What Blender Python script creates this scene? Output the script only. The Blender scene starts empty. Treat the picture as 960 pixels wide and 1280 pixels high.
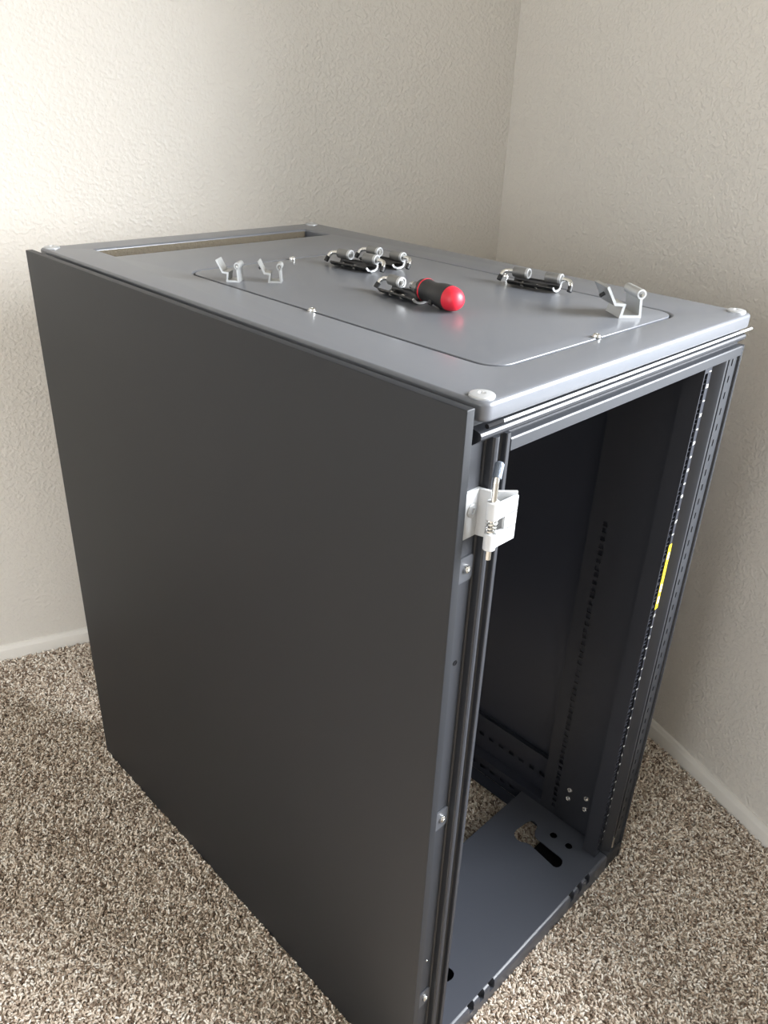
import bpy, bmesh, math, random
from mathutils import Vector, Matrix
random.seed(7)
scene = bpy.context.scene
COL = scene.collection

# ------------------------------------------------------------------ camera
CAM = (-0.55252, -0.42312, 1.36946)
YAW, PITCH, ROLL, FPX, PX, PY = 0.80913, 0.46886, -0.04832, 988.89, 15.284, -16.430
fw = Vector((math.sin(YAW)*math.cos(PITCH), math.cos(YAW)*math.cos(PITCH), -math.sin(PITCH)))
r0 = Vector((math.cos(YAW), -math.sin(YAW), 0)); d0 = fw.cross(r0)
cr, sr = math.cos(ROLL), math.sin(ROLL)
rt = cr*r0 + sr*d0; dn = -sr*r0 + cr*d0
cam_data = bpy.data.cameras.new('camera')
cam = bpy.data.objects.new('camera', cam_data); COL.objects.link(cam)
M = Matrix.Identity(4)
for i in range(3):
    M[i][0] = rt[i]; M[i][1] = -dn[i]; M[i][2] = -fw[i]; M[i][3] = CAM[i]
cam.matrix_world = M
cam_data.sensor_fit = 'VERTICAL'; cam_data.sensor_height = 36.0; cam_data.sensor_width = 27.0
cam_data.lens = FPX*36.0/1280.0
cam_data.shift_x = -PX/1280.0; cam_data.shift_y = PY/1280.0
cam_data.clip_start = 0.02
scene.camera = cam

# ------------------------------------------------------------------ world, light, exposure
world = bpy.data.worlds.new('sky'); scene.world = world; world.use_nodes = True
bg = world.node_tree.nodes['Background']
bg.inputs[0].default_value = (0.72, 0.86, 1.0, 1); bg.inputs[1].default_value = 1.5

TH = math.radians(-19.5)
RA = Vector((math.cos(TH), math.sin(TH), 0))      # along the back wall, to the right
RN = Vector((-math.sin(TH), math.cos(TH), 0))     # towards the back wall
WA, WB = 0.877, 1.350                              # right wall, back wall
A0, B0, CEIL = WA-3.6, WB-4.2, 2.44
def room(a, n, z): return RA*a + RN*n + Vector((0, 0, z))
WIN = dict(n0=WB-2.75, n1=WB-1.22, z0=0.72, z1=2.10)  # window opening in the right wall

# bright overcast sky seen through the window: a broad soft source outside, above and in front of the opening
ld = bpy.data.lights.new('window_daylight', 'AREA'); ld.shape = 'RECTANGLE'
ld.size = 3.2; ld.size_y = 1.9
ld.energy = 1000.0; ld.color = (0.93, 0.96, 1.0)
lo = bpy.data.objects.new('window_daylight', ld); COL.objects.link(lo)
lsrc = room(WA+1.75, (WIN['n0']+WIN['n1'])/2-0.35, 2.05)
laim = room(WA, (WIN['n0']+WIN['n1'])/2, (WIN['z0']+WIN['z1'])/2)
lo.matrix_world = Matrix.Translation(lsrc) @ (laim-lsrc).to_track_quat('-Z', 'Y').to_matrix().to_4x4()

FILL_WIN = dict(n0=WB-3.3, n1=WB-1.7, z0=0.8, z1=2.1)  # added left-wall window and lamp, fill light for the right wall
l2 = bpy.data.lights.new('far_window_fill', 'AREA'); l2.shape = 'RECTANGLE'
l2.size = FILL_WIN['n1']-FILL_WIN['n0']-0.12; l2.size_y = FILL_WIN['z1']-FILL_WIN['z0']-0.12; l2.energy = 42.0; l2.color = (0.93, 0.96, 1.0)
o2 = bpy.data.objects.new('far_window_fill', l2); COL.objects.link(o2)
m2 = Matrix.Identity(4)
for i in range(3):
    m2[i][0] = -RN[i]; m2[i][1] = (0, 0, 1)[i]; m2[i][2] = -RA[i]
m2.translation = room(A0-0.10, (FILL_WIN['n0']+FILL_WIN['n1'])/2, (FILL_WIN['z0']+FILL_WIN['z1'])/2)
o2.matrix_world = m2

scene.view_settings.view_transform = 'Standard'; scene.view_settings.look = 'None'
scene.view_settings.gamma = 1.0; scene.view_settings.use_curve_mapping = False
scene.view_settings.exposure = 0.0

# ------------------------------------------------------------------ materials
def lin(c):
    c /= 255.0
    return c/12.92 if c <= 0.04045 else ((c+0.055)/1.055)**2.4
def rgb(r, g, b): return (lin(r), lin(g), lin(b), 1)
def mat(name, col, rough=0.5, metal=0.0, spec=0.5, bump=None, var=None, aniso=None, coat=0.0):
    """bump = (scale, strength, distance); var = (scale, amount)"""
    m = bpy.data.materials.new(name); m.use_nodes = True
    nt = m.node_tree; b = nt.nodes['Principled BSDF']
    b.inputs['Base Color'].default_value = col; b.inputs['Roughness'].default_value = rough
    b.inputs['Metallic'].default_value = metal; b.inputs['Specular IOR Level'].default_value = spec
    if coat: b.inputs['Coat Weight'].default_value = coat
    tc = nt.nodes.new('ShaderNodeTexCoord')
    if bump:
        n = nt.nodes.new('ShaderNodeTexNoise'); n.inputs['Scale'].default_value = bump[0]
        n.inputs['Detail'].default_value = 2.0
        bp = nt.nodes.new('ShaderNodeBump'); bp.inputs['Strength'].default_value = bump[1]; bp.inputs['Distance'].default_value = bump[2]
        nt.links.new(tc.outputs['Object'], n.inputs['Vector'])
        nt.links.new(n.outputs['Fac'], bp.inputs['Height']); nt.links.new(bp.outputs['Normal'], b.inputs['Normal'])
    if var:
        n2 = nt.nodes.new('ShaderNodeTexNoise'); n2.inputs['Scale'].default_value = var[0]; n2.inputs['Detail'].default_value = 4.0
        mr = nt.nodes.new('ShaderNodeMapRange'); mr.inputs[1].default_value = 0.3; mr.inputs[2].default_value = 0.7
        mr.inputs[3].default_value = rough-var[1]; mr.inputs[4].default_value = rough+var[1]
        nt.links.new(tc.outputs['Object'], n2.inputs['Vector'])
        nt.links.new(n2.outputs['Fac'], mr.inputs[0]); nt.links.new(mr.outputs[0], b.inputs['Roughness'])
    return m
GREY = mat('dark_grey_powder_coat', (0.019, 0.021, 0.026, 1), 0.50, spec=0.5)
ROOF = mat('grey_powder_coat_lit', (0.118, 0.124, 0.138, 1), 0.30, spec=0.6)  # same paint as GREY, lightened to carry the roof's reflected wall light
PANELM = mat('grey_powder_coat_shaded', (0.0115, 0.0130, 0.0160, 1), 0.48, spec=0.38)  # GREY's paint darkened for the panel's side away from the window
KNURL = mat('knurled_zinc', (0.11, 0.13, 0.16, 1), 0.5, 0.4, bump=(900, 0.6, 0.001))
MIDG = mat('clip_grey_paint', (0.045, 0.048, 0.055, 1), 0.42)
BASE = mat('base_coat_window_lit', (0.060, 0.065, 0.080, 1), 0.36, spec=0.6)  # window reflection put into the colour as a lighter, bluer grey
RAILM = mat('black_rail_paint', (0.028, 0.030, 0.038, 1), 0.42, bump=(1200, 0.06, 0.0003))
INNER = mat('inner_dark_paint', (0.036, 0.040, 0.056, 1), 0.36)
DARK = mat('black_void', (0.006, 0.006, 0.007, 1), 0.8, spec=0.15)
CHROME = mat('bright_zinc', (0.72, 0.72, 0.70, 1), 0.22, 1.0, bump=(400, 0.05, 0.0004))
BARREL = mat('dull_zinc', (0.20, 0.20, 0.195, 1), 0.40, 0.55, bump=(500, 0.08, 0.0004))
ALU = mat('cast_pale_aluminium', (0.54, 0.55, 0.56, 1), 0.48, 0.15, bump=(1500, 0.25, 0.0006))
ALUD = mat('extruded_aluminium', (0.52, 0.53, 0.53, 1), 0.42, 0.80, bump=(1200, 0.15, 0.0005))
STEEL = mat('washer_steel', (0.50, 0.51, 0.52, 1), 0.36, 0.55)
PLATE = mat('stamped_black_steel', (0.05, 0.05, 0.052, 1), 0.30, 0.6)
RED = mat('red_rubber', rgb(205, 32, 52), 0.45, bump=(600, 0.1, 0.0005))
BLACK = mat('black_rubber', (0.016, 0.016, 0.017, 1), 0.55, bump=(900, 0.2, 0.0006))
YELLOW = mat('yellow_sticker', rgb(226, 200, 44), 0.45)
WHITEP = mat('white_print', rgb(235, 235, 230), 0.5)
FOAM = mat('grey_brush_strip', rgb(98, 90, 76), 0.9, bump=(260, 0.8, 0.003))
TRIM = mat('trim_paint', rgb(220, 216, 209), 0.42)

def wall_mat():
    m = bpy.data.materials.new('textured_cream_wall'); m.use_nodes = True
    nt = m.node_tree; b = nt.nodes['Principled BSDF']
    b.inputs['Base Color'].default_value = rgb(215, 210, 202); b.inputs['Roughness'].default_value = 0.42
    b.inputs['Specular IOR Level'].default_value = 0.5
    tc = nt.nodes.new('ShaderNodeTexCoord')
    n = nt.nodes.new('ShaderNodeTexNoise'); n.inputs['Scale'].default_value = 125; n.inputs['Detail'].default_value = 2.5; n.inputs['Roughness'].default_value = 0.45
    r = nt.nodes.new('ShaderNodeValToRGB'); r.color_ramp.elements[0].position = 0.40; r.color_ramp.elements[1].position = 0.66
    r.color_ramp.interpolation = 'EASE'
    bp = nt.nodes.new('ShaderNodeBump'); bp.inputs['Strength'].default_value = 0.55; bp.inputs['Distance'].default_value = 0.0016
    nt.links.new(tc.outputs['Object'], n.inputs['Vector']); nt.links.new(n.outputs['Fac'], r.inputs[0])
    nt.links.new(r.outputs[0], bp.inputs['Height']); nt.links.new(bp.outputs['Normal'], b.inputs['Normal'])
    return m
WALL = wall_mat()
CEILM = mat('ceiling_paint', rgb(232, 230, 222), 0.8, bump=(80, 0.4, 0.002))

def tone_ramp(nt, fac):
    r = nt.nodes.new('ShaderNodeValToRGB'); cr_ = r.color_ramp
    cols = [(0.0, rgb(108, 91, 78)), (0.20, rgb(172, 154, 137)), (0.5, rgb(216, 201, 184)), (0.78, rgb(236, 225, 211)), (1.0, rgb(250, 244, 234))]
    cr_.elements[0].position = 0; cr_.elements[0].color = cols[0][1]
    cr_.elements[1].position = 1; cr_.elements[1].color = cols[-1][1]
    for pz, c in cols[1:-1]:
        e = cr_.elements.new(pz); e.color = c
    nt.links.new(fac, r.inputs[0]); return r
def carpet_mats():
    m = bpy.data.materials.new('carpet_yarn'); m.use_nodes = True
    nt = m.node_tree; b = nt.nodes['Principled BSDF']; b.inputs['Roughness'].default_value = 0.95; b.inputs['Specular IOR Level'].default_value = 0.1
    at = nt.nodes.new('ShaderNodeAttribute'); at.attribute_type = 'INSTANCER'; at.attribute_name = 'tone'
    r = tone_ramp(nt, at.outputs['Fac']); nt.links.new(r.outputs[0], b.inputs['Base Color'])
    f = bpy.data.materials.new('carpet_ground'); f.use_nodes = True
    nt = f.node_tree; b = nt.nodes['Principled BSDF']; b.inputs['Roughness'].default_value = 0.95; b.inputs['Specular IOR Level'].default_value = 0.1
    tc = nt.nodes.new('ShaderNodeTexCoord'); n = nt.nodes.new('ShaderNodeTexNoise'); n.inputs['Scale'].default_value = 170
    n.inputs['Detail'].default_value = 3
    mr = nt.nodes.new('ShaderNodeMapRange'); mr.inputs[1].default_value = 0.3; mr.inputs[2].default_value = 0.7
    nt.links.new(tc.outputs['Object'], n.inputs['Vector']); nt.links.new(n.outputs['Fac'], mr.inputs[0])
    r = tone_ramp(nt, mr.outputs[0]); nt.links.new(r.outputs[0], b.inputs['Base Color'])
    return m, f
YARN, GROUND = carpet_mats()

# ------------------------------------------------------------------ mesh helpers
class MB:
    def __init__(s): s.bm = bmesh.new()
    def box(s, x0, x1, y0, y1, z0, z1):
        v = [s.bm.verts.new((x, y, z)) for x in (x0, x1) for y in (y0, y1) for z in (z0, z1)]
        for f in ((0,1,3,2),(4,6,7,5),(0,4,5,1),(2,3,7,6),(0,2,6,4),(1,5,7,3)): s.bm.faces.new([v[i] for i in f])
        return s
    def prism(s, prof, e0, e1, to3):
        """closed 2-D profile swept from e0 to e1; to3(u, v, e) -> point"""
        a = [s.bm.verts.new(to3(u, v, e0)) for u, v in prof]; b = [s.bm.verts.new(to3(u, v, e1)) for u, v in prof]
        n = len(prof)
        for i in range(n): s.bm.faces.new((a[i], a[(i+1) % n], b[(i+1) % n], b[i]))
        s.bm.faces.new(a[::-1]); s.bm.faces.new(b)
        return s
    def tube(s, pts, r, seg=12, caps=True):
        pts = [Vector(q) for q in pts]; rings = []
        rad = r if isinstance(r, (list, tuple)) else [r]*len(pts)
        t = (pts[1]-pts[0]).normalized(); ref = Vector((0,0,1)) if abs(t.z) < 0.9 else Vector((1,0,0))
        nrm = t.cross(ref).normalized()
        for i, q in enumerate(pts):
            if i == 0: tt = pts[1]-pts[0]
            elif i == len(pts)-1: tt = pts[-1]-pts[-2]
            else: tt = (pts[i+1]-pts[i]).normalized() + (pts[i]-pts[i-1]).normalized()
            tt.normalize(); nrm = (nrm - tt*nrm.dot(tt)).normalized(); bn = tt.cross(nrm)
            rings.append([s.bm.verts.new(q + rad[i]*(math.cos(2*math.pi*k/seg)*nrm + math.sin(2*math.pi*k/seg)*bn)) for k in range(seg)])
        for a, b in zip(rings, rings[1:]):
            for k in range(seg): s.bm.faces.new((a[k], a[(k+1) % seg], b[(k+1) % seg], b[k]))
        if caps: s.bm.faces.new(rings[0][::-1]); s.bm.faces.new(rings[-1])
        return s
    def lathe(s, prof, origin, axis, seg=24):
        """prof = [(t along the axis, radius)]"""
        o = Vector(origin); ax = Vector(axis).normalized()
        e1 = ax.cross(Vector((0,0,1)) if abs(ax.z) < 0.9 else Vector((1,0,0))).normalized(); e2 = ax.cross(e1)
        rings = []
        for t, r in prof:
            if r < 1e-6: rings.append([s.bm.verts.new(o+ax*t)])
            else: rings.append([s.bm.verts.new(o+ax*t+r*(math.cos(2*math.pi*k/seg)*e1+math.sin(2*math.pi*k/seg)*e2)) for k in range(seg)])
        for a, b in zip(rings, rings[1:]):
            for k in range(seg):
                k2 = (k+1) % seg
                if len(a) == 1 and len(b) == 1: continue
                if len(a) == 1: s.bm.faces.new((a[0], b[k2], b[k]))
                elif len(b) == 1: s.bm.faces.new((a[k], a[k2], b[0]))
                else: s.bm.faces.new((a[k], a[k2], b[k2], b[k]))
        for ring in (rings[0], rings[-1]):
            if len(ring) > 1: s.bm.faces.new(ring)
        return s
    def build(s, name, material, parent=None, bevel=0.0, smooth=True, angle=35, segs=2):
        bmesh.ops.recalc_face_normals(s.bm, faces=s.bm.faces[:])
        if bevel:
            es = [e for e in s.bm.edges if len(e.link_faces) == 2 and e.calc_face_angle(0) > math.radians(30)]
            bmesh.ops.bevel(s.bm, geom=es, offset=bevel, segments=segs, profile=0.6, affect='EDGES', clamp_overlap=True)
        me = bpy.data.meshes.new(name); s.bm.to_mesh(me); s.bm.free()
        return link(name, me, material, parent, smooth, angle)
def link(name, me, material, parent=None, smooth=True, angle=35):
    me.materials.clear(); me.materials.append(material)
    if smooth:
        for p in me.polygons: p.use_smooth = True
        try: me.set_sharp_from_angle(angle=math.radians(angle))
        except Exception: pass
    o = bpy.data.objects.new(name, me); COL.objects.link(o)
    if parent: o.parent = parent
    return o
def rrect(x0, x1, y0, y1, r, n=6):
    pts = []
    for cx, cy, a0 in ((x1-r, y1-r, 0), (x0+r, y1-r, 90), (x0+r, y0+r, 180), (x1-r, y0+r, 270)):
        for k in range(n+1):
            a = math.radians(a0+90*k/n); pts.append((cx+r*math.cos(a), cy+r*math.sin(a)))
    return pts
def circ(cx, cy, r, n=20): return [(cx+r*math.cos(2*math.pi*k/n), cy+r*math.sin(2*math.pi*k/n)) for k in range(n)]
def plate(name, loops, thick, material, parent, to=Matrix.Identity(4), bevel=0.0, res=2):
    """flat plate with holes; loops lie in the local XY plane, the plate fills z in [-thick, 0]; 'to' places it"""
    cu = bpy.data.curves.new(name, 'CURVE'); cu.dimensions = '2D'; cu.fill_mode = 'BOTH'
    for lp in loops:
        sp = cu.splines.new('POLY'); sp.points.add(len(lp)-1); sp.use_cyclic_u = True
        for q, (x, y) in zip(sp.points, lp): q.co = (x, y, 0, 1)
    cu.extrude = thick/2-bevel; cu.bevel_depth = bevel; cu.bevel_resolution = res; cu.offset = -bevel
    o = bpy.data.objects.new('tmp', cu); COL.objects.link(o)
    me = bpy.data.meshes.new_from_object(o.evaluated_get(bpy.context.evaluated_depsgraph_get()))
    bpy.data.objects.remove(o); bpy.data.curves.remove(cu)
    me.transform(to @ Matrix.Translation((0, 0, -thick/2))); me.name = name
    bm = bmesh.new(); bm.from_mesh(me); bmesh.ops.remove_doubles(bm, verts=bm.verts[:], dist=1e-6)
    bmesh.ops.recalc_face_normals(bm, faces=bm.faces[:]); bm.to_mesh(me); bm.free()
    return link(name, me, material, parent, True, 30)
def empty(name, loc=(0,0,0), rz=0, label=None, cat=None, group=None):
    o = bpy.data.objects.new(name, None); COL.objects.link(o); o.empty_display_size = 0.05
    o.location = loc; o.rotation_euler = (0, 0, rz)
    if label: o['label'] = label
    if cat: o['category'] = cat
    if group: o['group'] = group
    return o
def dup(root, loc, rz, label):
    r = root.copy(); COL.objects.link(r); r.location = loc; r.rotation_euler = (0, 0, rz); r['label'] = label
    for ch in list(root.children):
        c = ch.copy(); COL.objects.link(c); c.parent = r
        for g in list(ch.children):
            d = g.copy(); COL.objects.link(d); d.parent = c
    return r
def frame(ex, ey, ez, o=(0,0,0)):
    m = Matrix.Identity(4)
    for i in range(3): m[i][0] = ex[i]; m[i][1] = ey[i]; m[i][2] = ez[i]; m[i][3] = o[i]
    return m

# ------------------------------------------------------------------ room
RM = frame(RA, RN, (0,0,1))
def struct(o):
    o['kind'] = 'structure'; o.matrix_world = RM; return o
T = 0.12
struct(MB().box(A0-T, WA+T, B0-T, WB+T, -0.10, 0.0).build('floor', GROUND, smooth=False))
struct(MB().box(A0-T, WA+T, B0-T, WB+T, CEIL, CEIL+T).build('ceiling', CEILM, smooth=False))
struct(MB().box(A0-T, WA+T, WB, WB+T, 0, CEIL).build('wall_back', WALL, smooth=False))
struct(MB().box(A0-T, WA+T, B0-T, B0, 0, CEIL).build('wall_front', WALL, smooth=False))
def wall_with_opening(name, x0, x1, Q):
    w = MB()
    w.box(x0, x1, B0, Q['n0'], 0, CEIL); w.box(x0, x1, Q['n1'], WB, 0, CEIL)
    w.box(x0, x1, Q['n0'], Q['n1'], 0, Q['z0']); w.box(x0, x1, Q['n0'], Q['n1'], Q['z1'], CEIL)
    struct(w.build(name, WALL, smooth=False))
def window_frame(name, x0, x1, Q):
    w = MB(); f = 0.05; mid = (Q['n0']+Q['n1'])/2
    w.box(x0, x1, Q['n0'], Q['n0']+f, Q['z0'], Q['z1']); w.box(x0, x1, Q['n1']-f, Q['n1'], Q['z0'], Q['z1'])
    w.box(x0, x1, Q['n0'], Q['n1'], Q['z0'], Q['z0']+f); w.box(x0, x1, Q['n0'], Q['n1'], Q['z1']-f, Q['z1'])
    w.box(x0+0.005, x1-0.005, mid-0.025, mid+0.025, Q['z0'], Q['z1'])
    struct(w.build(name, TRIM, smooth=False))
wall_with_opening('wall_right', WA, WA+T, WIN); window_frame('window_1', WA+0.04, WA+0.09, WIN)
wall_with_opening('wall_left', A0-T, A0, FILL_WIN); window_frame('fill_window', A0-0.09, A0-0.04, FILL_WIN)
BBP = [(0, 0), (0, 0.046), (-0.005, 0.046), (-0.007, 0.044), (-0.007, 0.0405), (-0.0105, 0.0375), (-0.012, 0.0345), (-0.012, 0)]
struct(MB().prism(BBP, A0, WA, lambda u, v, e: (e, WB+u, v)).build('baseboard_back', TRIM, angle=50))
struct(MB().prism(BBP, B0, WB, lambda u, v, e: (WA+u, e, v)).build('baseboard_right', TRIM, angle=50))
struct(MB().prism(BBP, B0, WB, lambda u, v, e: (A0-u, e, v)).build('baseboard_left', TRIM, angle=50))

# carpet pile: countless yarn tufts on the floor
def carpet():
    o = MB()
    o.bm.faces.new([o.bm.verts.new(q) for q in ((WA-2.35, WB-2.35, 0.0), (WA-0.014, WB-2.35, 0.0), (WA-0.014, WB-0.014, 0.0), (WA-2.35, WB-0.014, 0.0))])
    ob = o.build('carpet_pile', YARN, smooth=False)
    ob.matrix_world = RM; ob['kind'] = 'stuff'; ob['label'] = 'speckled beige and brown twisted carpet pile covering the floor'; ob['category'] = 'carpet'
    ng = bpy.data.node_groups.new('pile', 'GeometryNodeTree')
    ng.interface.new_socket('Geometry', in_out='INPUT', socket_type='NodeSocketGeometry')
    ng.interface.new_socket('Geometry', in_out='OUTPUT', socket_type='NodeSocketGeometry')
    N, L = ng.nodes.new, ng.links.new
    gi, go = N('NodeGroupInput'), N('NodeGroupOutput')
    dp = N('GeometryNodeDistributePointsOnFaces'); dp.inputs['Density'].default_value = 78000
    cv = N('GeometryNodeCurveQuadraticBezier'); cv.inputs['Resolution'].default_value = 4
    cv.inputs['Start'].default_value = (0, 0, -0.001); cv.inputs['Middle'].default_value = (0.0005, 0, 0.0095); cv.inputs['End'].default_value = (0.0085, 0.001, 0.0098)
    ci = N('GeometryNodeCurvePrimitiveCircle'); ci.inputs['Resolution'].default_value = 5; ci.inputs['Radius'].default_value = 0.0021
    cm = N('GeometryNodeCurveToMesh'); cm.inputs['Fill Caps'].default_value = True
    sm = N('GeometryNodeSetMaterial'); sm.inputs['Material'].default_value = YARN
    ss = N('GeometryNodeSetShadeSmooth')
    ip = N('GeometryNodeInstanceOnPoints')
    rr = N('FunctionNodeRandomValue'); rr.data_type = 'FLOAT_VECTOR'; rr.inputs[0].default_value = (-0.35, -0.45, 0); rr.inputs[1].default_value = (0.35, 0.45, 6.2832)
    rs = N('FunctionNodeRandomValue'); rs.data_type = 'FLOAT'; rs.inputs[2].default_value = 0.50; rs.inputs[3].default_value = 0.90; rs.inputs['Seed'].default_value = 5
    rc = N('FunctionNodeRandomValue'); rc.data_type = 'FLOAT'; rc.inputs[2].default_value = 0.0; rc.inputs[3].default_value = 1.0; rc.inputs['Seed'].default_value = 9
    st = N('GeometryNodeStoreNamedAttribute'); st.domain = 'INSTANCE'; st.data_type = 'FLOAT'; st.inputs['Name'].default_value = 'tone'
    L(gi.outputs[0], dp.inputs['Mesh']); L(cv.outputs[0], cm.inputs['Curve']); L(ci.outputs[0], cm.inputs['Profile Curve'])
    L(cm.outputs[0], ss.inputs[0]); L(ss.outputs[0], sm.inputs['Geometry'])
    L(dp.outputs['Points'], ip.inputs['Points']); L(sm.outputs[0], ip.inputs['Instance'])
    L(rr.outputs[0], ip.inputs['Rotation']); L(rs.outputs[1], ip.inputs['Scale'])
    L(ip.outputs[0], st.inputs['Geometry']); L(rc.outputs[1], st.inputs['Value']); L(st.outputs[0], go.inputs[0])
    md = ob.modifiers.new('pile', 'NODES'); md.node_group = ng
carpet()

# ------------------------------------------------------------------ the rack
W, D, H = 0.600, 0.963, 1.1204
RZ = H-0.0200                                            # underside of the roof
rack = empty('server_rack', (0, 0, 0), 0, 'large dark grey steel server rack cabinet with an open front, standing on the carpet', 'server rack')
XZ = frame((1,0,0), (0,0,1), (0,-1,0))                   # local XY -> world XZ, local -z -> +y (front faces look to -y)

# left side panel: a shallow folded tray
s = MB(); PXO, PXI = -0.0180, -0.0062
outer = (0.0026, D+0.0005, 0.004, H-0.0026)
s.box(PXO, PXI, outer[0], outer[1], outer[2], outer[3])
panel = s.build('side_panel', PANELM, rack, bevel=0.0014, segs=3)

# roof: plate with a cable slot and a hatch opening
HX0, HX1, HY0, HY1 = 0.1000, 0.4985, 0.0627, 0.6577
SX0, SX1, SY0, SY1 = 0.0720, 0.5290, 0.8270, 0.9020
g = 0.0026
roof = plate('roof_plate', [rrect(0.0035, W, -0.002, D, 0.011, 8), rrect(HX0-g, HX1+g, HY0-g, HY1+g, 0.030, 8), rrect(SX0, SX1, SY0, SY1, 0.001, 1)],
             0.0205, ROOF, rack, Matrix.Translation((0, 0, H)), bevel=0.0042, res=4)
hatch = plate('roof_hatch', [rrect(HX0, HX1, HY0, HY1, 0.028, 8)], 0.006, ROOF, roof, Matrix.Translation((0, 0, H-0.0002)), bevel=0.0008)
s = MB().box(HX0-0.02, HX1+0.02, HY0-0.02, HY1+0.02, RZ-0.004, RZ-0.0015); s.build('hatch_gap_shade', DARK, roof, smooth=False)  # black sheet put in as the shade of the hatch gap
# brush strip on the far and left side of the slot
s = MB(); s.box(SX0+0.004, SX1-0.006, SY1-0.004, SY1+0.010, H-0.075, H-0.0035); s.box(SX0-0.006, SX0+0.004, SY0, SY1+0.010, H-0.075, H-0.0035)
s.build('brush_strip', FOAM, roof, smooth=False)
s = MB()
for k in range(7): s.tube([(SX0+0.02+k*0.068, SY1-0.0035, H-0.016), (SX0+0.02+k*0.068, SY1-0.0075, H-0.016)], 0.0022, 8)
s.build('strip_rivets', PLATE, roof)['kind'] = 'stuff'

def washer_screw(name, c, parent, r=0.0130, m=STEEL):
    o = MB().lathe([(0, r), (0.0016, r), (0.0028, r*0.93), (0.0034, r*0.72), (0.0036, r*0.30), (0.0022, r*0.26), (0.0022, 0)], c, (0,0,1), 28).build(name, m, parent)
    return o
for c in ((0.0190, 0.0160), (0.5870, 0.0170), (0.0190, 0.9450), (0.5800, 0.9450)):
    washer_screw('roof_bolt', (c[0], c[1], H-0.0002), roof)
for c in ((0.2990, HY0+0.003), (0.0985, 0.3630), (0.2990, HY1-0.002), (0.4980, 0.3600)):
    o = MB().lathe([(0, 0.0062), (0.001, 0.0062), (0.0012, 0.0050), (0.0034, 0.0046), (0.0044, 0.0034), (0.0046, 0.0014), (0.0034, 0.0012), (0.0034, 0)], (c[0], c[1], H-0.0003), (0,0,1), 16)
    o.build('hatch_screw', CHROME, roof)

# top front bar: lip, groove and ledge under the roof
ZL0, ZL1 = 1.0588, 1.0738
bar = [(0.0, ZL0+0.001), (0.0, ZL1-0.002), (0.0012, ZL1-0.0005), (0.003, ZL1), (0.0105, ZL1), (0.0105, ZL1+0.0022), (0.0035, 1.0808), (0.0010, 1.0835), (0.0006, 1.0868), (0.0022, 1.0893),
       (0.0055, 1.0906), (0.0150, 1.0925), (0.0160, RZ), (0.0450, RZ), (0.0450, 1.0700), (0.0020, ZL0), (0.001, ZL0)]
MB().prism(bar, 0.0530, W+0.001, lambda u, v, e: (e, u, v)).build('front_top_bar', GREY, rack, angle=28)
led = [(0.0105, 1.0752), (0.0035, 1.0808), (0.0010, 1.0835), (0.0006, 1.0868), (0.0022, 1.0893), (0.0055, 1.0906), (0.0150, 1.0925), (0.0160, RZ), (0.0450, RZ), (0.0450, 1.0752)]
MB().prism(led, 0.0045, 0.0530, lambda u, v, e: (e, u, v)).build('corner_casting', GREY, rack, angle=28)
MB().tube([(0.0100, -0.0004, 1.0965), (0.0330, -0.0008, 1.0968)], 0.0026, 10).build('strip_end_cap', DARK, rack)
MB().tube([(0.0325, -0.0012, 1.0966), (0.3, -0.0012, 1.0968), (0.6090, -0.0012, 1.0972)], 0.0017, 10).build('gasket_strip', ALU, rack)

# posts (front left in full profile, front right flatter, rear pair)
PZ0, PZ1 = 0.012, 1.0800
pl = [(-0.004, 0.012), (0.0245, 0.012), (0.0262, 0.0105), (0.0266, 0.0030), (0.0280, 0.0008), (0.0305, 0.0), (0.0335, 0.0004), (0.0352, 0.0020), (0.0358, 0.0056), (0.0370, 0.0068),
      (0.0436, 0.0068), (0.0450, 0.0056), (0.0455, 0.0008), (0.0465, 0.0), (0.0510, 0.0), (0.0520, 0.0008), (0.0520, 0.0300), (0.0500, 0.0300), (0.0500, 0.0450), (-0.004, 0.0450)]
MB().prism(pl, PZ0, PZ1, lambda u, v, e: (u, v, e)).build('front_post', GREY, rack, angle=24)
pr = [(0.5480, 0.0300), (0.5480, 0.0200), (0.5530, 0.0120), (0.5580, 0.0052), (0.5600, 0.0036), (0.5650, 0.0034), (0.5660, 0.0058), (0.5690, 0.0058), (0.5700, 0.0075),
      (0.5957, 0.0075), (0.5970, 0.0006), (0.5985, -0.0004), (0.6010, -0.0004), (0.6020, 0.0010), (0.6020, 0.0450), (0.5500, 0.0450), (0.5500, 0.0300)]
rp = MB().prism(pr, PZ0-0.008, 1.0740, lambda u, v, e: (u, v, e)).build('front_post', GREY, rack, angle=24)
plate('post_face', [[(0.5702, PZ0-0.008), (0.5956, PZ0-0.008), (0.5956, 1.0740), (0.5702, 1.0740)]] + [rrect(0.5790, 0.5830, 0.045+k*0.025, 0.056+k*0.025, 0.001, 2) for k in range(41)],
      0.0024, GREY, rp, XZ @ Matrix.Translation((0, 0, -0.0036)))
for x0, x1 in ((-0.004, 0.05), (0.55, 0.602)):
    MB().box(x0, x1, D-0.045, D-0.002, PZ0, PZ1).build('rear_post', INNER, rack, bevel=0.002)
MB().box(0.0505, 0.5495, D-0.045, D-0.004, 1.055, RZ-0.004).build('rear_top_bar', INNER, rack, bevel=0.002)
MB().box(0.0505, 0.5495, D-0.045, D-0.004, 0.010, 0.055).build('rear_bottom_bar', INNER, rack, bevel=0.002)
for x0, x1 in ((0.004, 0.045), (0.555, 0.596)):
    MB().box(x0, x1, 0.0455, D-0.0455, 1.050, RZ-0.006).build('top_depth_bar', INNER, rack, bevel=0.002)

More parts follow.
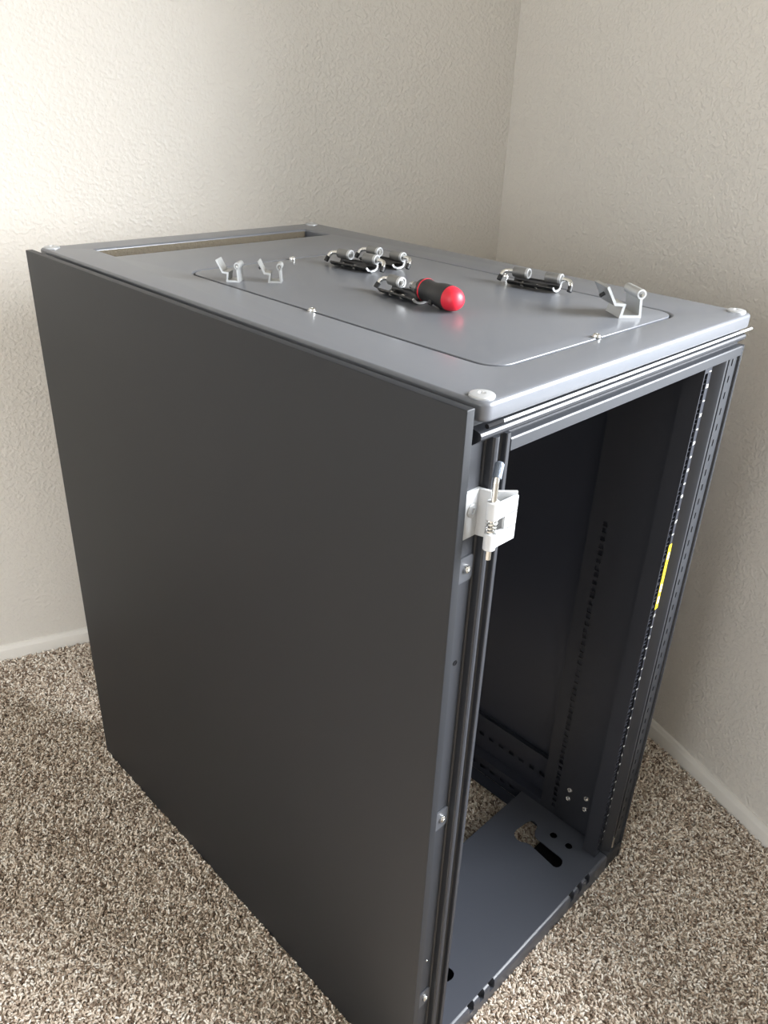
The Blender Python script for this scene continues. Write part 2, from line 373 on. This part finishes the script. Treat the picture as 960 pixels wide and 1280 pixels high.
# right side panel seen from inside
MB().box(0.5915, 0.5995, 0.0455, D-0.0455, 0.010, 1.0495).build('inner_side_panel', INNER, rack, smooth=False)

def slotted(name, u0, u1, uc, wd, v0, v1, vs, h, thick, place, material, parent):
    """plate between u0..u1, v0..v1 with one row of rectangular openings at vs"""
    return plate(name, [[(u0, v0), (u1, v0), (u1, v1), (u0, v1)]] + [rrect(uc-wd/2, uc+wd/2, v-h/2, v+h/2, min(wd, h)*0.12, 2) for v in vs], thick, material, parent, place)

# bottom depth beams with two rows of slots (right one in view, left one mirrored behind the panel)
for side in (1, -1):
    bx = (lambda x: x) if side > 0 else (lambda x: W-x)
    mb = MB()
    for (xa, xb, za, zb) in ((0.5875, 0.5905, 0.060, 0.150), (0.557, 0.5905, 0.056, 0.060), (0.530, 0.557, 0.015, 0.0175), (0.566, 0.569, 0.0175, 0.056)):
        a, b = sorted((bx(xa), bx(xb))); mb.box(a, b, 0.060, D-0.0455, za, zb)
    beam = mb.build('bottom_depth_beam', INNER, rack, smooth=False)
    for xf, za, zb, zc in ((0.5795, 0.060, 0.150, 0.102), (0.5575, 0.0175, 0.056, 0.037)):
        pl_ = frame((0,1,0), (0,0,1), (1*side*-1,0,0), (bx(xf), 0, 0)) if side > 0 else frame((0,1,0), (0,0,1), (1,0,0), (bx(xf), 0, 0))
        lp = [[(0.060, za), (D-0.0455, za), (D-0.0455, zb), (0.060, zb)]]
        k = 0.19
        while k < D-0.07:
            lp.append(rrect(k-0.0065, k+0.0065, zc-0.0045, zc+0.0045, 0.0015, 2)); k += 0.0275
        plate('slotted_face', lp, 0.0013, INNER, beam, pl_)

# base plate with keyhole slots, and the rounded front sill
BZ = 0.0470
def keyhole(mx):
    q = [(0.4788, 0.1217), (0.4768, 0.0640), (0.4745, 0.0570), (0.4690, 0.0535), (0.4620, 0.0520), (0.4555, 0.0530), (0.4510, 0.0565), (0.4492, 0.0620), (0.4571, 0.1225), (0.4555, 0.1300), (0.4490, 0.1400),
         (0.4475, 0.1490), (0.4510, 0.1580), (0.4580, 0.1630), (0.4669, 0.1645), (0.5000, 0.1605), (0.5070, 0.1570), (0.5100, 0.1505), (0.5080, 0.1430), (0.5020, 0.1385), (0.4900, 0.1350), (0.4820, 0.1300)]
    return [(mx(x), y) for x, y in q]
loops = [[(0.052, 0.006), (0.548, 0.006), (0.548, 0.022), (0.5790, 0.022), (0.5790, 0.2180), (0.021, 0.2180), (0.021, 0.050), (0.0535, 0.050), (0.0535, 0.0305), (0.0535, 0.022)]]
loops[0] = [(0.0530, 0.0060), (0.5470, 0.0060), (0.5470, 0.0460), (0.5560, 0.0460), (0.5560, 0.2180), (0.0440, 0.2180), (0.0440, 0.0460), (0.0530, 0.0460)]
loops += [keyhole(lambda x: x), keyhole(lambda x: W-x), circ(0.511, 0.104, 0.0075), circ(0.512, 0.068, 0.0075), circ(0.089, 0.104, 0.0075), circ(0.088, 0.068, 0.0075)]
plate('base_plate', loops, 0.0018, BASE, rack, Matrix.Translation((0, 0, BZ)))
MB().box(0.060, 0.540, 0.0310, 0.1230, 0.016, 0.022).build('slot_shade_box', DARK, rack, smooth=False)  # black box added under the plate to darken the keyhole slots
sill = [(0.0300, 0.004), (0.0006, 0.004), (0.0, 0.006), (0.0, BZ-0.0085), (0.0007, BZ-0.0048), (0.0026, BZ-0.0018), (0.0058, BZ-0.0004), (0.0085, BZ), (0.0300, BZ-0.002)]
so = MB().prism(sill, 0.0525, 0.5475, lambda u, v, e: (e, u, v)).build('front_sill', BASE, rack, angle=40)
# drilled notches: boolean cut through the rounded edge
cut = MB()
for xc in (0.157, 0.452):
    for d in (-0.027, 0, 0.027):
        cut.tube([(xc+d, 0.0046, 0.028), (xc+d, 0.0046, 0.060)], 0.0074, 16)
co = cut.build('tmp_cutter', DARK, None)
md = so.modifiers.new('cut', 'BOOLEAN'); md.object = co; md.operation = 'DIFFERENCE'; md.solver = 'EXACT'
me = bpy.data.meshes.new_from_object(so.evaluated_get(bpy.context.evaluated_depsgraph_get()))
so.modifiers.clear(); so.data = me; bpy.data.objects.remove(co)
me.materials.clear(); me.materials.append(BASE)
for q in me.polygons: q.use_smooth = True
me.set_sharp_from_angle(angle=math.radians(25))
MB().box(0.548, 0.602, 0.0010, 0.0450, 0.004, 0.0480).build('corner_foot', GREY, rack, bevel=0.003)
MB().box(-0.003, 0.0522, 0.0135, 0.0450, 0.004, 0.0118).build('corner_foot', GREY, rack, bevel=0.002)

# 19-inch mounting rails with square holes
UZ0, U = 1.0420-22*0.04445, 0.04445
holes = [UZ0+U*(k//3)+(0.00635, 0.02222, 0.0381)[k % 3] for k in range(66)]
def rail(x0, x1, xh, web, name='mounting_rail'):
    r = slotted(name, x0, x1, xh, 0.0095, BZ+0.0008, 1.0585, holes, 0.0095, 0.002, XZ @ Matrix.Translation((0, 0, -0.0165)), RAILM, rack)
    return r
railR = rail(0.5255, 0.5475, 0.5325, 0.56)
railL = rail(0.0525, 0.0745, 0.0675, 0.04)
# side web of the right rail, perforated further back
web = plate('rail_web', [[(0.0455, BZ+0.001), (0.1700, BZ+0.001), (0.1700, 1.0490), (0.0455, 1.0490)]] + [rrect(0.1350, 0.1440, z-0.0045, z+0.0045, 0.001, 2) for z in holes if BZ+0.02 < z < 0.75],
      0.0020, RAILM, rack, frame((0,1,0), (0,0,1), (-1,0,0), (0.5560, 0, 0)))
MB().box(0.5255, 0.5272, 0.0185, 0.0450, BZ+0.001, 1.0490).build('rail_return', RAILM, rack, smooth=False)
for y, z in ((0.109, 0.137), (0.109, 0.114), (0.071, 0.143), (0.070, 0.115)):
    MB().lathe([(0, 0.0062), (0.001, 0.0062), (0.0035, 0.0050), (0.0046, 0.0026), (0.0036, 0.0020), (0.0036, 0)], (0.5560, y, z), (-1,0,0), 14).build('web_screw', CHROME, rack)
MB().tube([(0.5625, 0.0030, 0.060), (0.5625, 0.0030, 0.088)], 0.0026, 10).build('latch_pin', CHROME, rack)

# printed unit numbers and half-unit ticks
def textmesh(body, size):
    cu = bpy.data.curves.new('t', 'FONT'); cu.body = body; cu.size = size; cu.align_x = 'CENTER'; cu.align_y = 'CENTER'; cu.resolution_u = 2
    o = bpy.data.objects.new('t', cu); COL.objects.link(o)
    me = bpy.data.meshes.new_from_object(o.evaluated_get(bpy.context.evaluated_depsgraph_get()))
    bpy.data.objects.remove(o); bpy.data.curves.remove(cu); return me
bm = bmesh.new()
for k in range(22):
    zc = UZ0+U*k+0.02222
    if 0.63 < zc < 0.765: continue
    me = textmesh(str(k+1), 0.0080)
    me.transform(frame((1,0,0), (0,0,1), (0,-1,0), (0.5428, 0.0160, zc))); bm.from_mesh(me); bpy.data.meshes.remove(me)
for k in range(23):
    zc = UZ0+U*k
    if 0.63 < zc < 0.765 or zc < 0.07: continue
    v = [bm.verts.new(q) for q in ((0.5395, 0.0160, zc-0.0008), (0.5455, 0.0160, zc-0.0008), (0.5455, 0.0160, zc+0.0008), (0.5395, 0.0160, zc+0.0008))]
    bm.faces.new(v)
me = bpy.data.meshes.new('unit_marks'); bm.to_mesh(me); bm.free()
o = link('unit_marks', me, WHITEP, railR, smooth=False); o['label'] = 'white printed unit numbers and ticks'; o['kind'] = 'stuff'
st = MB().box(0.5382, 0.5474, 0.0157, 0.0163, 0.634, 0.757).build('warning_sticker', YELLOW, railR, smooth=False); st['label'] = 'yellow warning sticker'
for z0, z1 in ((0.7300, 0.7420), (0.6680, 0.6820), (0.6450, 0.6580)):
    MB().box(0.5400, 0.5455, 0.0154, 0.0158, z0, z1).build('sticker_patch', WHITEP, railR, smooth=False)
for z in (0.7230, 0.7180, 0.7135, 0.6640, 0.6610, 0.6860, 0.6900):
    MB().box(0.5392, 0.5464, 0.0155, 0.0158, z, z+0.0009).build('sticker_print', PLATE, railR, smooth=False)

# panel clips behind the side panel's front edge
for z in (0.9330, 0.5640, 0.1925):
    c = plate('panel_clip', [rrect(-0.0120, 0.0225, z-0.0155, z+0.0155, 0.004, 4)], 0.0020, MIDG, rack, XZ @ Matrix.Translation((0, 0, -0.0095)))
    MB().lathe([(0, 0.0050), (0.0012, 0.0050), (0.0032, 0.0040), (0.0036, 0.0022), (0.0020, 0.0019), (0.0020, 0)], (0.0125, 0.0100, z), (0,-1,0), 16).build('clip_screw', CHROME, c)
MB().lathe([(0, 0.0034), (0.0006, 0.0034), (0.0006, 0.0022), (0.0002, 0.0020), (0.0002, 0)], (0.0115, 0.0120, 0.8085), (0,-1,0), 14).build('grommet_hole', DARK, rack)
MB().lathe([(0, 0.0018), (0.0008, 0.0014), (0.0008, 0)], (0.0125, 0.0120, 0.2760), (0,-1,0), 10).build('rivet', CHROME, rack)

# door hinge still bolted to the front left post
def thick(pts, t):
    """offset an open polyline to a closed outline of thickness t"""
    L_, R_ = [], []
    for i, q in enumerate(pts):
        q = Vector(q)
        d = Vector(pts[min(i+1, len(pts)-1)]) - Vector(pts[max(i-1, 0)])
        if 0 < i < len(pts)-1:
            d1 = (q-Vector(pts[i-1])).normalized(); d2 = (Vector(pts[i+1])-q).normalized(); d = d1+d2
            if d.length < 1e-4: d = d1
            d.normalize(); n = Vector((-d.y, d.x)); k = 1/max(0.45, n.dot(Vector((-d1.y, d1.x))))
        else:
            d.normalize(); n = Vector((-d.y, d.x)); k = 1
        L_.append(tuple(q+n*t/2*k)); R_.append(tuple(q-n*t/2*k))
    return L_+R_[::-1]
HZ0, HZ1 = 0.9720, 1.0250
XY = lambda u, v, e: (u, v, e)
hb = MB().prism(thick([(-0.0120, 0.0102), (0.0212, 0.0102), (0.0250, -0.0030), (0.0450, -0.0205)], 0.0034), HZ0, HZ1, XY)
up = [(0.0450, -0.0205), (0.0140, -0.0205)]
hb.prism(thick(up, 0.0034), HZ0, HZ0+0.017, XY); hb.prism(thick(up, 0.0034), HZ1-0.021, HZ1-0.004, XY)
hb.prism(thick([(0.0450, -0.0205), (0.0260, -0.0205)], 0.0034), HZ0+0.016, HZ1-0.020, XY)
BC = (0.0125, -0.0160)
for z0, z1 in ((HZ0-0.003, HZ0+0.015), (HZ1-0.022, HZ1-0.003)):
    hb.lathe([(0, 0.0030), (0, 0.0064), (z1-z0, 0.0064), (z1-z0, 0.0030)], (BC[0], BC[1], z0), (0,0,1), 20)
hbo = hb.build('hinge_bracket', ALU, rack, angle=40); hbo['label'] = 'pale aluminium hinge bracket with spring pin'
MB().tube([(BC[0], BC[1], 0.9570), (BC[0], BC[1], 1.0420), (BC[0]+0.0012, BC[1]+0.0006, 1.0465), (BC[0]+0.0036, BC[1]+0.0018, 1.0500), (BC[0]+0.0080, BC[1]+0.0040, 1.0545)], 0.0033, 14).build('hinge_pin', CHROME, hbo)
MB().tube([(BC[0]+0.0016, BC[1]+0.0008, 1.0466), (BC[0]+0.0100, BC[1]+0.0050, 1.0580), (BC[0]+0.0108, BC[1]+0.0054, 1.0588)], [0.0048, 0.0048, 0.0036], 14).build('pin_sleeve', KNURL, hbo)
sp = [(BC[0]+0.0050*math.cos(a), BC[1]+0.0050*math.sin(a), HZ0+0.016+0.014*a/(2*math.pi*3.5)) for a in [2*math.pi*3.5*k/70 for k in range(71)]]
MB().tube(sp, 0.0010, 6).build('spring', CHROME, hbo)
MB().lathe([(0, 0.0075), (0.0008, 0.0075), (0.0018, 0.0058), (0.0020, 0.0030), (0.0008, 0.0026), (0.0008, 0)], (0.0110, 0.0085, 1.0030), (0,-1,0), 20).build('bracket_screw', STEEL, hbo)

# ------------------------------------------------------------------ loose parts on the roof
# aluminium hinge halves: extruded profile with a barrel on one arm and a bolted leaf on the other
def make_clip(label, CP, BR, CL, LS):
    t = empty('hinge_half', (0,0,0), 0, label, 'hinge', 'aluminium hinge halves on the roof')
    b = MB().prism(thick(CP, 0.0036), 0, CL, lambda u, v, e: (u, e, v))
    n = 18
    b.tube([(BR[0], 0, BR[1]), (BR[0], CL, BR[1])], BR[2], n)
    b.build('hinge_body', ALUD, t, angle=40)
    MB().lathe([(0, BR[2]*0.64), (0.0007, BR[2]*0.64), (0.0007, 0)], (BR[0], 0.0002, BR[1]), (0,-1,0), 16).build('barrel_bore', BARREL, t)
    MB().tube([(BR[0]+0.0008, -0.0002, BR[1]-0.001), (BR[0]+0.0008, -0.0016, BR[1]-0.001)], BR[2]*0.3, 10).build('barrel_pin', CHROME, t)
    MB().tube([(LS[0], CL*0.5, LS[1]), (LS[0]-0.0085, CL*0.5, LS[1]-0.0052)], 0.0027, 10).build('leaf_screw', PLATE, t)
    return t
c3 = make_clip('pale aluminium hinge half nearest the front right of the roof',
               [(-0.0230, 0.0410), (-0.0090, 0.0180), (0.0040, 0.0170), (0.0010, 0.0018), (0.0285, 0.0018), (0.0262, 0.0270)], (0.0260, 0.0315, 0.0066), 0.042, (-0.0150, 0.0300))
c3.location = (0.4085, 0.0985, H); c3.rotation_euler = (0, 0, math.atan2(-0.57, 0.82))
c1 = dup(c3, (0.1080, 0.5680, H), math.radians(-52), 'leftmost aluminium hinge half, beside the rounded left end of the roof hatch')
c2 = dup(c3, (0.1540, 0.5290, H), math.radians(-44), 'aluminium hinge half second from the left on the roof hatch')

c1.scale = (0.62, 0.52, 0.74); c2.scale = (0.62, 0.48, 0.74)

# steel hinge assemblies: J-shaped leaf, two barrels, two bent spring pins
JP = [(-0.0150, 0.0085), (-0.0110, 0.0045), (-0.0040, 0.0020), (0.0040, 0.0018), (0.0100, 0.0036), (0.0125, 0.0080), (0.0118, 0.0120)]
def make_hinge(label):
    t = empty('spring_hinge', (0,0,0), 0, label, 'hinge', 'chrome spring hinges on the roof')
    MB().prism(thick(JP, 0.0026), -0.036, 0.040, lambda u, v, e: (e, u, v)).build('hinge_leaf', PLATE, t, angle=45)
    MB().prism(thick(JP, 0.0030), 0.040, 0.0415, lambda u, v, e: (e, u, v)).build('leaf_end', ALU, t, angle=45)
    for x0, x1 in ((-0.036, -0.012), (0.0180, 0.0420)):
        b = MB().tube([(x0, 0.0080, 0.0185), (x1, 0.0080, 0.0185)], 0.0078, 18).build('barrel', BARREL, t)
        MB().tube([(x1-0.001, 0.0080, 0.0185), (x1+0.0024, 0.0080, 0.0185)], 0.0034, 12).build('pin_end', CHROME, b)
        MB().lathe([(-0.0030, 0.0079), (0.0008, 0.0079), (0.0014, 0.0074), (0.0014, 0.0060), (-0.0020, 0.0058)], (x1, 0.0080, 0.0185), (1,0,0), 18).build('barrel_ring', STEEL, b)
    for sg, x0 in ((-1, -0.036), (1, 0.0420)):
        q = [(x0-sg*0.004, 0.0080, 0.0185), (x0+sg*0.008, 0.0080, 0.0185), (x0+sg*0.0145, 0.0072, 0.0176), (x0+sg*0.0178, 0.0048, 0.0150), (x0+sg*0.0190, 0.0015, 0.0110)]
        pn = MB().tube(q, 0.0033, 12).build('spring_pin', CHROME, t)
        MB().tube([q[-1], (x0+sg*0.0196, -0.0010, 0.0078), (x0+sg*0.0198, -0.0030, 0.0045)], 0.0037, 12).build('pin_tip', BLACK, pn)
    for x in (-0.012, 0.012):
        MB().lathe([(0, 0.0040), (0.0008, 0.0040), (0.0024, 0.0030), (0.0026, 0)], (x, -0.0095, 0.0050), (0,-0.75,0.66), 12).build('leaf_screw', CHROME, t)
    return t
hD = make_hinge('chrome spring hinge lying alone towards the far right edge of the roof')
hD.location = (0.4640, 0.2830, H); hD.rotation_euler = (0, 0, math.atan2(-0.98, 0.17))
dup(hD, (0.2480, 0.3480, H), math.atan2(-0.985, -0.10), 'chrome spring hinge touching the red and black screwdriver')
dup(hD, (0.3330, 0.5430, H), math.atan2(-0.98, 0.12), 'chrome spring hinge at the left of the pair at the back')
dup(hD, (0.3920, 0.5390, H), math.atan2(-0.99, 0.03), 'chrome spring hinge at the right of the pair at the back')

# stubby screwdriver lying on the roof
def screwdriver():
    R0 = 0.0168
    t = empty('screwdriver', (0.2435, 0.2390, H), math.radians(-11), 'stubby screwdriver with a black grip and a red domed end', 'screwdriver')
    ax = (0, 1, 0); o = (0, 0, R0)
    MB().lathe([(0, 0), (0.0004, 0.0040), (0.0016, 0.0078), (0.0044, 0.0116), (0.0090, 0.0143), (0.0150, 0.0158), (0.0200, 0.0163), (0.0200, 0)], o, ax, 32).build('handle_cap', RED, t)
    MB().lathe([(0.0200, 0), (0.0200, 0.0163), (0.0225, 0.0167), (0.0330, 0.0167), (0.0420, 0.0158), (0.0520, 0.0142), (0.0600, 0.0138), (0.0660, 0.0146), (0.0720, 0.0156), (0.0720, 0)], o, ax, 32).build('grip', BLACK, t)
    MB().lathe([(0.0720, 0), (0.0720, 0.0158), (0.0742, 0.0160), (0.0755, 0.0150), (0.0755, 0)], o, ax, 32).build('ratchet_ring', RED, t)
    MB().lathe([(0.0755, 0), (0.0755, 0.0145), (0.0830, 0.0138), (0.0850, 0.0120), (0.0850, 0)], o, ax, 24).build('collar', BLACK, t)
    MB().lathe([(0.0850, 0), (0.0850, 0.0055), (0.1080, 0.0055), (0.1090, 0.0048), (0.1090, 0)], o, ax, 16).build('bit_holder', CHROME, t)
screwdriver()
